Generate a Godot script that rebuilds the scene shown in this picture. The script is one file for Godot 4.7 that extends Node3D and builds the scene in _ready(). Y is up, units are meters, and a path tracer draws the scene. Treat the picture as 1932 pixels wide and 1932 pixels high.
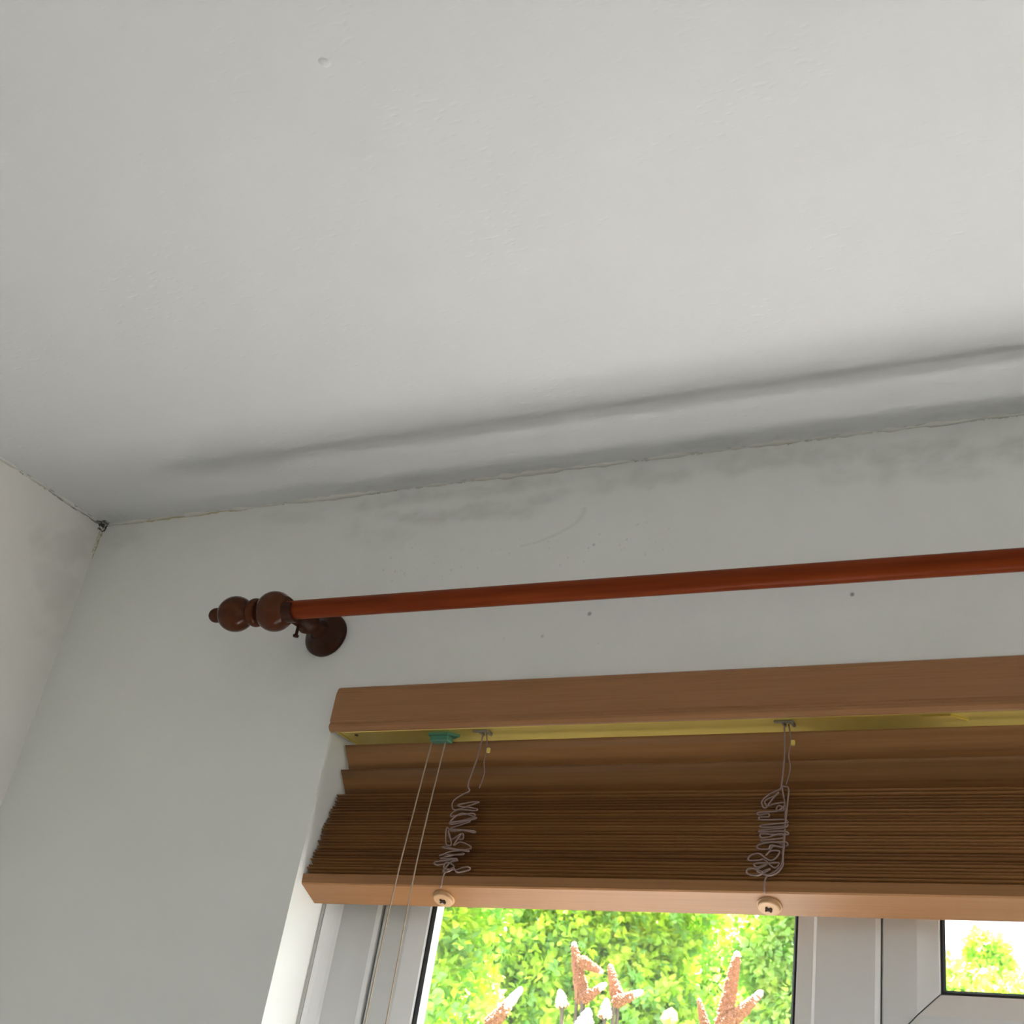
extends Node3D
# A corner of a room, seen from below: curtain pole, raised venetian blind, white window, garden.
# x runs along the window wall (0 = left wall), y up, z into the room (0 = face of the window wall).

const CEIL := 2.4
const OUTER := -0.28                                 # outer face of the window wall
const OPEN_L := 0.6
const OPEN_R := 2.78
const SILL_Y := 1.0
const HEAD_Y := 2.056
const DOOR_A := 0.35
const DOOR_B := 3.35
const DOOR_TOP := 2.2
const ROOM_R := 3.7
const ROOM_F := 3.6

var rng := RandomNumberGenerator.new()
var M := {}

# ------------------------------------------------------------------ helpers
func st_new() -> SurfaceTool:
	var st := SurfaceTool.new()
	st.begin(Mesh.PRIMITIVE_TRIANGLES)
	st.set_smooth_group(-1)                          # flat faces; 0 for smooth ones
	return st

func tri(st: SurfaceTool, a: Vector3, b: Vector3, c: Vector3) -> void:
	st.add_vertex(a); st.add_vertex(b); st.add_vertex(c)

func quad(st: SurfaceTool, a: Vector3, b: Vector3, c: Vector3, d: Vector3) -> void:
	tri(st, a, b, c); tri(st, a, c, d)

func add_box(st: SurfaceTool, lo: Vector3, hi: Vector3, bev := 0.0) -> void:
	# box; with bev > 0 its edges are chamfered
	var c := (lo + hi) * 0.5
	var h := (hi - lo) * 0.5
	var pts: Array[Vector3] = []
	if bev <= 0.0:
		for i in 8:
			pts.append(c + Vector3(h.x if i & 1 else -h.x, h.y if i & 2 else -h.y, h.z if i & 4 else -h.z))
		for f in [[0, 2, 3, 1], [4, 5, 7, 6], [0, 1, 5, 4], [2, 6, 7, 3], [0, 4, 6, 2], [1, 3, 7, 5]]:
			quad(st, pts[f[0]], pts[f[3]], pts[f[2]], pts[f[1]])
		return
	hull_box(st, c, h, bev)

func hull_box(st: SurfaceTool, c: Vector3, h: Vector3, b: float) -> void:
	for ax in 3:
		for s in [-1.0, 1.0]:
			var u := (ax + 1) % 3
			var v := (ax + 2) % 3
			var q: Array[Vector3] = []
			for k in [[-1, -1], [1, -1], [1, 1], [-1, 1]]:
				var p := Vector3.ZERO
				p[ax] = s * h[ax]; p[u] = k[0] * (h[u] - b); p[v] = k[1] * (h[v] - b)
				q.append(c + p)
			if s > 0: quad(st, q[0], q[3], q[2], q[1])
			else: quad(st, q[0], q[1], q[2], q[3])
	for ax in 3:                                    # edge chamfers, along axis ax
		var u := (ax + 1) % 3
		var v := (ax + 2) % 3
		for su in [-1.0, 1.0]:
			for sv in [-1.0, 1.0]:
				var q: Array[Vector3] = []
				for e in [-1.0, 1.0]:
					var p := Vector3.ZERO
					p[ax] = e * (h[ax] - b); p[u] = su * h[u]; p[v] = sv * (h[v] - b)
					var p2 := Vector3.ZERO
					p2[ax] = e * (h[ax] - b); p2[u] = su * (h[u] - b); p2[v] = sv * h[v]
					q.append(c + p); q.append(c + p2)
				if su * sv > 0: quad(st, q[0], q[1], q[3], q[2])
				else: quad(st, q[0], q[2], q[3], q[1])
	for i in 8:
		var s := Vector3(1 if i & 1 else -1, 1 if i & 2 else -1, 1 if i & 4 else -1)
		var a := c + Vector3(s.x * h.x, s.y * (h.y - b), s.z * (h.z - b))
		var d := c + Vector3(s.x * (h.x - b), s.y * h.y, s.z * (h.z - b))
		var e := c + Vector3(s.x * (h.x - b), s.y * (h.y - b), s.z * h.z)
		if s.x * s.y * s.z > 0: tri(st, a, e, d)
		else: tri(st, a, d, e)

func extrude(st: SurfaceTool, prof: PackedVector2Array, a: float, b: float, along := "x") -> void:
	# prof: closed outline. along x: points are (z, y). along y: points are (x, z). along z: points are (x, y)
	var n := prof.size()
	if Geometry2D.is_polygon_clockwise(prof):
		prof.reverse()
	var put := func(p: Vector2, t: float) -> Vector3:
		if along == "x": return Vector3(t, p.y, p.x)
		if along == "y": return Vector3(p.x, t, p.y)
		return Vector3(p.x, p.y, t)
	var flip := along == "z"
	for i in n:
		var p := prof[i]
		var q := prof[(i + 1) % n]
		if flip: quad(st, put.call(p, a), put.call(p, b), put.call(q, b), put.call(q, a))
		else: quad(st, put.call(p, a), put.call(q, a), put.call(q, b), put.call(p, b))
	var t := Geometry2D.triangulate_polygon(prof)
	for i in range(0, t.size(), 3):
		var x := prof[t[i]]; var y := prof[t[i + 1]]; var z := prof[t[i + 2]]
		tri(st, put.call(x, a), put.call(z, a), put.call(y, a))
		tri(st, put.call(x, b), put.call(y, b), put.call(z, b))

func lathe(st: SurfaceTool, prof: PackedVector2Array, origin: Vector3, axis: Vector3, seg := 32) -> void:
	# prof: (distance along axis, radius)
	axis = axis.normalized()
	var u := axis.cross(Vector3.UP if absf(axis.y) < 0.9 else Vector3.RIGHT).normalized()
	var v := axis.cross(u)
	for i in prof.size() - 1:
		for k in seg:
			var a0 := TAU * k / seg
			var a1 := TAU * (k + 1) / seg
			var d0 := u * cos(a0) + v * sin(a0)
			var d1 := u * cos(a1) + v * sin(a1)
			var p := prof[i]; var q := prof[i + 1]
			var A := origin + axis * p.x + d0 * p.y
			var B := origin + axis * p.x + d1 * p.y
			var C := origin + axis * q.x + d1 * q.y
			var D := origin + axis * q.x + d0 * q.y
			if p.y > 1e-6: tri(st, A, C, B)
			if q.y > 1e-6: tri(st, A, D, C)

func tube(st: SurfaceTool, pts: PackedVector3Array, r: float, seg := 6) -> void:
	var n := pts.size()
	var u := Vector3.ZERO
	var rings := []
	for i in n:
		var d := (pts[mini(i + 1, n - 1)] - pts[maxi(i - 1, 0)]).normalized()
		if u == Vector3.ZERO:
			u = d.cross(Vector3(0.3, 0.2, 0.9)).normalized()
		u = (u - d * u.dot(d)).normalized()
		var v := d.cross(u)
		var ring: Array[Vector3] = []
		for k in seg:
			var a := TAU * k / seg
			ring.append(pts[i] + (u * cos(a) + v * sin(a)) * r)
		rings.append(ring)
	for i in n - 1:
		for k in seg:
			var k2 := (k + 1) % seg
			quad(st, rings[i][k], rings[i + 1][k], rings[i + 1][k2], rings[i][k2])
	for k in range(1, seg - 1):
		tri(st, rings[0][0], rings[0][k], rings[0][k + 1])
		tri(st, rings[n - 1][0], rings[n - 1][k + 1], rings[n - 1][k])

func curve_points(ctrl: PackedVector3Array, per := 4) -> PackedVector3Array:
	var out := PackedVector3Array()
	var n := ctrl.size()
	for i in n - 1:
		var p0 := ctrl[maxi(i - 1, 0)]; var p3 := ctrl[mini(i + 2, n - 1)]
		for k in per:
			out.append(ctrl[i].cubic_interpolate(ctrl[i + 1], p0, p3, float(k) / per))
	out.append(ctrl[n - 1])
	return out

func obj(called: String, st: SurfaceTool, mat: Material, parent: Node = self, smooth := false) -> MeshInstance3D:
	var o := MeshInstance3D.new()
	o.name = called
	if smooth: st.index()
	st.generate_normals()
	o.mesh = st.commit()
	o.material_override = mat
	o.cast_shadow = GeometryInstance3D.SHADOW_CASTING_SETTING_ON
	parent.add_child(o, true)
	return o

func structure(o: Node, label := "", category := "") -> Node:
	o.set_meta("kind", "structure")
	if label: o.set_meta("label", label)
	if category: o.set_meta("category", category)
	return o

func thing(called: String, label: String, category: String, at := Vector3.ZERO, group := "") -> Node3D:
	var o := Node3D.new()
	o.name = called
	o.position = at
	o.set_meta("label", label)
	o.set_meta("category", category)
	if group: o.set_meta("group", group)
	add_child(o, true)
	return o

func noise(freq: float, s: int, octaves := 4, kind := FastNoiseLite.TYPE_SIMPLEX_SMOOTH) -> FastNoiseLite:
	var n := FastNoiseLite.new()
	n.noise_type = kind
	n.seed = s
	n.frequency = freq
	n.fractal_octaves = octaves
	return n

func mat(col: Color, rough := 0.6, metal := 0.0) -> StandardMaterial3D:
	var m := StandardMaterial3D.new()
	m.albedo_color = col.linear_to_srgb()           # col is a linear base colour
	m.roughness = rough
	m.metallic = metal
	return m

func noise_tex(freq: float, s: int, ramp: Array, size := 512, octaves := 4) -> NoiseTexture2D:
	# ramp: linear base colours, evenly spaced
	var g := Gradient.new()
	g.offsets = PackedFloat32Array(range(ramp.size()).map(func(i): return float(i) / (ramp.size() - 1)))
	g.colors = PackedColorArray(ramp.map(func(c): return c.linear_to_srgb()))
	var t := NoiseTexture2D.new()
	t.width = size; t.height = size
	t.seamless = true
	t.noise = noise(freq, s, octaves)
	t.color_ramp = g
	return t

func bump_tex(freq: float, s: int, size := 512, octaves := 4) -> NoiseTexture2D:
	var t := NoiseTexture2D.new()
	t.width = size; t.height = size
	t.seamless = true
	t.noise = noise(freq, s, octaves)
	return t

func grain_mat(ramp: Array, scale: Vector3, rough: float, s: int) -> StandardMaterial3D:
	# wood grain running along x
	var m := StandardMaterial3D.new()
	m.albedo_texture = noise_tex(0.02, s, ramp, 512, 5)
	m.uv1_triplanar = true
	m.uv1_world_triplanar = true
	m.uv1_scale = scale
	m.roughness = rough
	return m

# ------------------------------------------------------------------ scene
func _ready() -> void:
	rng.seed = 7
	set_camera()
	set_light()
	make_materials()
	build_room()
	build_window()
	build_patio_door()
	build_blind()
	build_pole()
	build_garden()

func set_camera() -> void:
	var cam := Camera3D.new()
	cam.name = "camera"
	add_child(cam)
	cam.transform = Transform3D(Basis(Vector3(0.925642, 0.1001, -0.364919), Vector3(0.101275, 0.863659, 0.493798), Vector3(0.364595, -0.494037, 0.789302)).orthonormalized(), Vector3(1.70723, 1.48522, 1.4))
	# the photograph is a crop: its middle lies left of and below the lens axis
	var near := 0.05
	var f := 2297.887
	cam.set_frustum(1932.0 / f * near, Vector2((966.0 - 1226.99) / f * near, -(966.0 - 912.81) / f * near), near, 200.0)
	cam.current = true

func set_light() -> void:
	var env := Environment.new()
	var sky := Sky.new()
	var sm := ProceduralSkyMaterial.new()
	sm.sky_top_color = Color(0.86, 0.90, 0.96)
	sm.sky_horizon_color = Color(0.97, 0.98, 1.0)
	sm.ground_horizon_color = Color(0.62, 0.63, 0.6)
	sm.ground_bottom_color = Color(0.45, 0.45, 0.42)
	sm.sky_energy_multiplier = 1.0
	sm.sun_angle_max = 10.0
	sky.sky_material = sm
	env.background_mode = Environment.BG_SKY
	env.sky = sky
	env.tonemap_mode = Environment.TONE_MAPPER_LINEAR
	env.tonemap_exposure = 6.2
	env.sdfgi_enabled = true
	env.ssao_enabled = true
	env.ssil_enabled = true
	var we := WorldEnvironment.new()
	we.name = "world_environment"
	we.environment = env
	var lens := CameraAttributesPhysical.new()         # a small phone lens: the garden is a little soft
	lens.frustum_focal_length = 6.0
	lens.exposure_aperture = 1.9
	lens.frustum_focus_distance = 1.95
	we.camera_attributes = lens
	add_child(we)
	var sun := DirectionalLight3D.new()
	sun.name = "sun"
	add_child(sun)
	var towards := Vector3(-0.12, 0.95, -0.226).normalized()   # where the sun stands
	sun.look_at_from_position(towards * 20.0, Vector3.ZERO, Vector3.UP)
	sun.light_color = Color(1.0, 0.985, 0.965)
	sun.light_energy = 7.0
	sun.light_angular_distance = 0.6
	sun.shadow_enabled = true

# ------------------------------------------------------------------ materials
func make_materials() -> void:
	M.upvc = mat(Color(0.76, 0.76, 0.75), 0.5)
	M.sill = mat(Color(0.87, 0.87, 0.86), 0.75)
	M.slate = grain_mat([Color(0.022, 0.022, 0.024), Color(0.03, 0.03, 0.033), Color(0.04, 0.04, 0.043)], Vector3(4, 4, 4), 0.95, 93)
	M.slate.metallic_specular = 0.15
	M.rubber = mat(Color(0.012, 0.012, 0.014), 0.6)
	M.spacer = mat(Color(0.5, 0.5, 0.5), 0.4, 0.6)
	M.glass = mat(Color(0.9, 0.95, 0.93), 0.02)
	M.glass.transparency = BaseMaterial3D.TRANSPARENCY_ALPHA
	M.glass.albedo_color.a = 0.06
	M.slat = grain_mat([Color(0.275, 0.120, 0.037), Color(0.315, 0.140, 0.043), Color(0.35, 0.160, 0.051)], Vector3(0.35, 26, 26), 0.42, 11)
	M.slat_dark = grain_mat([Color(0.225, 0.095, 0.029), Color(0.26, 0.113, 0.035), Color(0.295, 0.130, 0.042)], Vector3(0.3, 26, 26), 0.45, 12)
	M.slat_pale = grain_mat([Color(0.33, 0.148, 0.048), Color(0.375, 0.172, 0.058), Color(0.41, 0.195, 0.068)], Vector3(0.4, 26, 26), 0.4, 13)
	M.valance = grain_mat([Color(0.30, 0.134, 0.046), Color(0.335, 0.152, 0.053), Color(0.37, 0.170, 0.061)], Vector3(0.5, 24, 24), 0.45, 31)
	M.brass = mat(Color(0.86, 0.70, 0.20), 0.38, 0.8)
	M.cord = mat(Color(0.44, 0.34, 0.25), 0.8)
	M.ladder = mat(Color(0.31, 0.215, 0.19), 0.85)
	M.teal = mat(Color(0.10, 0.30, 0.20), 0.45)
	M.button = mat(Color(0.55, 0.33, 0.17), 0.5)
	M.hole = mat(Color(0.06, 0.03, 0.015), 0.8)
	M.steel = mat(Color(0.35, 0.33, 0.30), 0.4, 0.9)
	M.pole = grain_mat([Color(0.14, 0.022, 0.004), Color(0.19, 0.031, 0.006), Color(0.24, 0.043, 0.008)], Vector3(0.4, 10, 10), 0.35, 51)
	M.pole.metallic_specular = 0.2
	M.finial = grain_mat([Color(0.05, 0.013, 0.005), Color(0.075, 0.02, 0.007), Color(0.10, 0.028, 0.01)], Vector3(2, 10, 10), 0.22, 71)
	M.finial.metallic_specular = 0.3
	M.bracket = grain_mat([Color(0.03, 0.010, 0.005), Color(0.045, 0.015, 0.007), Color(0.06, 0.02, 0.01)], Vector3(4, 8, 8), 0.3, 75)
	M.bracket.metallic_specular = 0.25
	M.filler = mat(Color(0.80, 0.78, 0.74), 0.9)
	M.floor = grain_mat([Color(0.17, 0.15, 0.13), Color(0.21, 0.19, 0.16), Color(0.25, 0.23, 0.2)], Vector3(3, 3, 3), 0.95, 91)
	M.brick = mat(Color(0.35, 0.2, 0.14), 0.9)
	M.paving = grain_mat([Color(0.03, 0.029, 0.027), Color(0.042, 0.04, 0.037), Color(0.055, 0.053, 0.049)], Vector3(1, 1, 1), 0.9, 95)
	M.lawn = grain_mat([Color(0.018, 0.03, 0.011), Color(0.025, 0.04, 0.014), Color(0.033, 0.05, 0.018)], Vector3(2, 2, 2), 0.95, 97)
	M.bark = grain_mat([Color(0.08, 0.06, 0.04), Color(0.13, 0.1, 0.07)], Vector3(8, 2, 8), 0.9, 99)
	# painted plaster
	M.paint = mat(Color(0.84, 0.83, 0.81), 0.88)



	M.paint.uv1_triplanar = true
	M.paint.uv1_world_triplanar = true
	M.paint.uv1_scale = Vector3(2, 2, 2)
	M.wall_back = plain_uv(wall_back_image(), wall_relief(21))
	M.wall_left = plain_uv(wall_left_image(), wall_relief(22))
	M.ceiling = plain_uv(ceiling_image(), ceiling_relief())

func plain_uv(im: Image, relief: Image) -> StandardMaterial3D:
	var m := StandardMaterial3D.new()
	m.albedo_texture = ImageTexture.create_from_image(im)
	m.roughness = 0.88
	m.texture_repeat = false
	m.heightmap_enabled = true
	m.heightmap_texture = ImageTexture.create_from_image(relief)
	m.heightmap_scale = 0.05
	return m

func wall_relief(s: int) -> Image:
	var im := noise(0.035, s, 4).get_image(1024, 512, false, false, false)
	im.convert(Image.FORMAT_L8)
	return im

func ceiling_relief() -> Image:
	# roller-painted ceiling: shallow pits and pimples
	var n := noise(0.09, 5, 2)
	var big := noise(0.006, 6, 2)
	var im := Image.create(1024, 1024, false, Image.FORMAT_L8)
	for y in 1024:
		for x in 1024:
			var v := n.get_noise_2d(x * 0.8, y * 1.3)
			var pit := maxf(0.0, v - 0.42 - 0.12 * big.get_noise_2d(x, y)) * 2.2
			var g := 0.6 + 0.035 * v - pit
			im.set_pixel(x, y, Color(g, g, g))
	return im

const PAINT := Color(0.86, 0.855, 0.83)

func lin_px(im: Image, x: int, y: int, c: Color) -> void:
	im.set_pixel(x, y, c.linear_to_srgb())

func blot(x: float, y: float, b: Array, warp: float) -> float:
	# a smear: centre x, y, half sizes, slope, strength; its rim is ragged
	var dx: float = (x - b[0])
	var dy: float = (y - b[1]) - dx * b[4]
	var r := sqrt(pow(dx / b[2], 2) + pow(dy / b[3], 2)) + warp
	return b[5] * (1.0 - smoothstep(0.25, 1.05, r))

func wall_back_image() -> Image:
	# 1 px = 1 mm, from the left corner and the ceiling down; edges run on as plain paint
	var w := 2048; var h := 1024
	var im := Image.create(w, h, false, Image.FORMAT_RGB8)
	im.fill(PAINT.linear_to_srgb())
	var n1 := noise(0.012, 41, 5)
	var n2 := noise(0.05, 42, 4)
	var n3 := noise(0.004, 43, 3)
	# wiped mould smears under the ceiling: x, depth below ceiling, half width, half height, slope, strength (metres)
	var smears := [
		[0.66, 0.055, 0.10, 0.020, 0.12, 0.16], [0.78, 0.060, 0.13, 0.022, 0.05, 0.13], [0.90, 0.045, 0.10, 0.018, -0.15, 0.12],
		[0.60, 0.075, 0.08, 0.030, 0.10, 0.08], [1.05, 0.035, 0.14, 0.020, -0.02, 0.13], [0.75, 0.022, 0.30, 0.016, 0.0, 0.14],
		[1.25, 0.03, 0.16, 0.022, 0.03, 0.13], [1.42, 0.038, 0.10, 0.030, 0.0, 0.17], [1.56, 0.05, 0.08, 0.035, -0.05, 0.17],
		[1.47, 0.075, 0.11, 0.022, 0.10, 0.11], [1.70, 0.04, 0.12, 0.03, 0.0, 0.14], [1.34, 0.065, 0.09, 0.018, 0.0, 0.08],
		[0.42, 0.03, 0.09, 0.016, 0.05, 0.08], [0.06, 0.03, 0.05, 0.04, 0.0, 0.08], [1.85, 0.05, 0.1, 0.03, 0.0, 0.12]]
	var specks := []
	var r2 := RandomNumberGenerator.new()
	r2.seed = 19
	for i in 60:
		specks.append([r2.randf_range(0.62, 1.1), r2.randf_range(0.10, 0.165), r2.randf_range(0.001, 0.0025), r2.randf_range(0.06, 0.2)])
	specks.append_array([[1.3619, 0.244, 0.0035, 0.75], [0.9902, 0.2443, 0.004, 0.55], [0.9213, 0.2737, 0.003, 0.3], [0.982, 0.135, 0.003, 0.3], [0.86, 0.2735, 0.0015, 0.2], [1.01, 0.29, 0.0015, 0.2]])
	for y in 340:
		for x in w - 1:
			var px := x * 0.001; var py := y * 0.001
			var a := n1.get_noise_2d(x, y)
			var d := 0.0
			for b in smears:
				if absf(px - b[0]) < b[2] * 1.4 and absf(py - b[1]) < b[3] * 2.2:
					d = maxf(d, blot(px, py, b, a * 0.7))
			d *= 0.75 + 0.5 * n2.get_noise_2d(x * 0.5, y)
			# the rim of one wiped patch
			var ring := absf(sqrt(pow((px - 0.83) / 0.13, 2) + pow((py - 0.075) / 0.052, 2)) - 1.0 + 0.05 * a)
			if px > 0.86 and py > 0.07 and ring < 0.05:
				d = maxf(d, 0.10 * (1.0 - ring / 0.05))
			# dirty crack line right at the ceiling, broken
			var edge := 0.0022 + 0.003 * n3.get_noise_2d(x * 3.0, 9.0) + 0.002 * n2.get_noise_2d(x * 2.0, 40.0)
			if py < edge and n2.get_noise_2d(x * 1.2, 300.0) > 0.02:
				d = maxf(d, 0.22 + 0.3 * n1.get_noise_2d(x * 2.0, 500.0))
			if d > 0.004 or absf(a) > 0.25:
				var c := PAINT * (1.0 - clampf(d, 0.0, 0.8)) * (1.0 + 0.02 * a)
				lin_px(im, x, y, Color(c.r, c.g * (1.0 - 0.02 * d), c.b * (1.0 - 0.08 * d)))
	for s in specks:
		for y in range(int((s[1] - s[2]) * 1000), int((s[1] + s[2]) * 1000) + 2):
			for x in range(int((s[0] - s[2]) * 1000), int((s[0] + s[2]) * 1000) + 2):
				var q: float = Vector2(x * 0.001 - s[0], y * 0.001 - s[1]).length() / s[2]
				if q < 1.0:
					lin_px(im, x, y, PAINT * (1.0 - s[3] * (1.0 - q * q)))
	# old yellowed filler and the mould clump in the corner
	for y in range(0, 70):
		for x in range(0, 26):
			var v := n2.get_noise_2d(x * 3.0, y * 2.0)
			var reach := 4.0 - y * 0.04 + 3.0 * n1.get_noise_2d(y * 6.0, 5.0)
			if x < reach and y > 12 and v > -0.25:
				lin_px(im, x, y, Color(0.56, 0.53, 0.40))
			if Vector2(x, y).length() < 12.0 + 8.0 * v and v > 0.0:
				lin_px(im, x, y, Color(0.10, 0.09, 0.07))
	for x in range(70, 320):
		var v := n1.get_noise_2d(x * 2.0, 77.0)
		for y in range(0, int(4.0 + 4.0 * v)):
			lin_px(im, x, y, Color(0.62, 0.55, 0.38))
	return im

func wall_left_image() -> Image:
	# 1 px = 1 mm, from the corner into the room and from the ceiling down
	var im := Image.create(1024, 1024, false, Image.FORMAT_RGB8)
	var base := Color(0.85, 0.82, 0.785)
	im.fill(base.linear_to_srgb())
	var n1 := noise(0.012, 61, 5)
	var n2 := noise(0.06, 62, 3)
	for y in 500:
		for x in 420:
			var d := blot(x * 0.001, y * 0.001, [0.06, 0.07, 0.07, 0.05, 0.3, 0.10], n1.get_noise_2d(x, y) * 0.8)
			d = maxf(d, blot(x * 0.001, y * 0.001, [0.05, 0.16, 0.05, 0.08, 0.0, 0.07], n1.get_noise_2d(x + 500, y) * 0.9))
			if d > 0.003: lin_px(im, x, y, base * (1.0 - d))
	# mould along the ceiling joint
	for x in range(0, 250):
		var v := n1.get_noise_2d(x * 4.0, 3.0)
		var wide := 3.5 + 3.0 * v if x < 140 else (4.0 * v + 0.6)
		for y in range(0, 22):
			var k := n2.get_noise_2d(x * 1.5, y * 2.0)
			if y < wide and (x < 130 or k > 0.0):
				lin_px(im, x, y, base * 0.42)
			if x < 25 and Vector2(x, y).length() < 12.0 + 8.0 * k and k > -0.05:
				lin_px(im, x, y, Color(0.10, 0.09, 0.07))
	for y in range(14, 60):
		for x in range(0, 5):
			if n2.get_noise_2d(x * 4.0, y * 2.0) > 0.0: lin_px(im, x, y, Color(0.60, 0.57, 0.43))
	return im

func ceiling_image() -> Image:
	# 2 px = 1 mm squared away from the window wall; x from the left wall
	var w := 1024; var h := 512
	var im := Image.create(w, h, false, Image.FORMAT_RGB8)
	var base := Color(0.76, 0.76, 0.765)
	im.fill(base.linear_to_srgb())
	var n1 := noise(0.02, 81, 5)
	var n2 := noise(0.08, 82, 3)
	var n3 := noise(0.006, 83, 3)
	var smears := [[0.66, 0.022, 0.10, 0.016, 0.0, 0.078], [0.56, 0.014, 0.10, 0.010, 0.0, 0.091], [0.88, 0.012, 0.10, 0.010, 0.02, 0.117], [1.17, 0.020, 0.10, 0.016, 0.03, 0.111], [1.30, 0.014, 0.12, 0.012, 0.0, 0.104], [1.5, 0.018, 0.12, 0.016, 0.0, 0.104], [1.62, 0.012, 0.2, 0.012, 0.0, 0.091], [0.25, 0.01, 0.08, 0.012, 0.0, 0.052], [0.05, 0.03, 0.04, 0.03, 0.0, 0.065]]
	for y in 60:
		for x in w - 1:
			var px := x * 0.002; var py := y * 0.002
			var a := n1.get_noise_2d(x, y)
			var d := 0.0
			for b in smears:
				if absf(px - b[0]) < b[2] * 1.4 and absf(py - b[1]) < b[3] * 2.4:
					d = maxf(d, blot(px, py, b, a * 0.8) * (0.7 + 0.6 * n2.get_noise_2d(x, y)))
			if y < 2 and n2.get_noise_2d(x * 1.3, 50.0) > 0.15: d = maxf(d, 0.2)
			if d > 0.003:
				lin_px(im, x, y, Color(base.r * (1.0 - d), base.g * (1.0 - d), base.b * (1.0 - d * 1.1)))
	for y in range(0, 100):                          # mould along the left wall
		for x in range(0, 4):
			if n2.get_noise_2d(x * 3.0, y * 1.7) > (-0.2 if y < 50 else 0.15) and x < 2: lin_px(im, x, y, base * 0.5)
	for y in range(0, 8):
		for x in range(0, 9):
			if n2.get_noise_2d(x * 4.0, y * 4.0) > -0.1: lin_px(im, x, y, Color(0.12, 0.11, 0.09))
	return im

# ------------------------------------------------------------------ room
func uv_quad(st: SurfaceTool, a: Vector3, b: Vector3, c: Vector3, d: Vector3, f: Callable) -> void:
	for p in [a, b, c, a, c, d]:
		st.set_uv(f.call(p)); st.add_vertex(p)

func uv_box(st: SurfaceTool, lo: Vector3, hi: Vector3, f: Callable) -> void:
	var p: Array[Vector3] = []
	for i in 8:
		p.append(Vector3(hi.x if i & 1 else lo.x, hi.y if i & 2 else lo.y, hi.z if i & 4 else lo.z))
	for q in [[0, 2, 3, 1], [4, 5, 7, 6], [0, 1, 5, 4], [2, 6, 7, 3], [0, 4, 6, 2], [1, 3, 7, 5]]:
		uv_quad(st, p[q[0]], p[q[3]], p[q[2]], p[q[1]], f)

func ceil_y(x: float) -> float:
	return CEIL + 0.0045 * x                          # the ceiling is a little out of level

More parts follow.
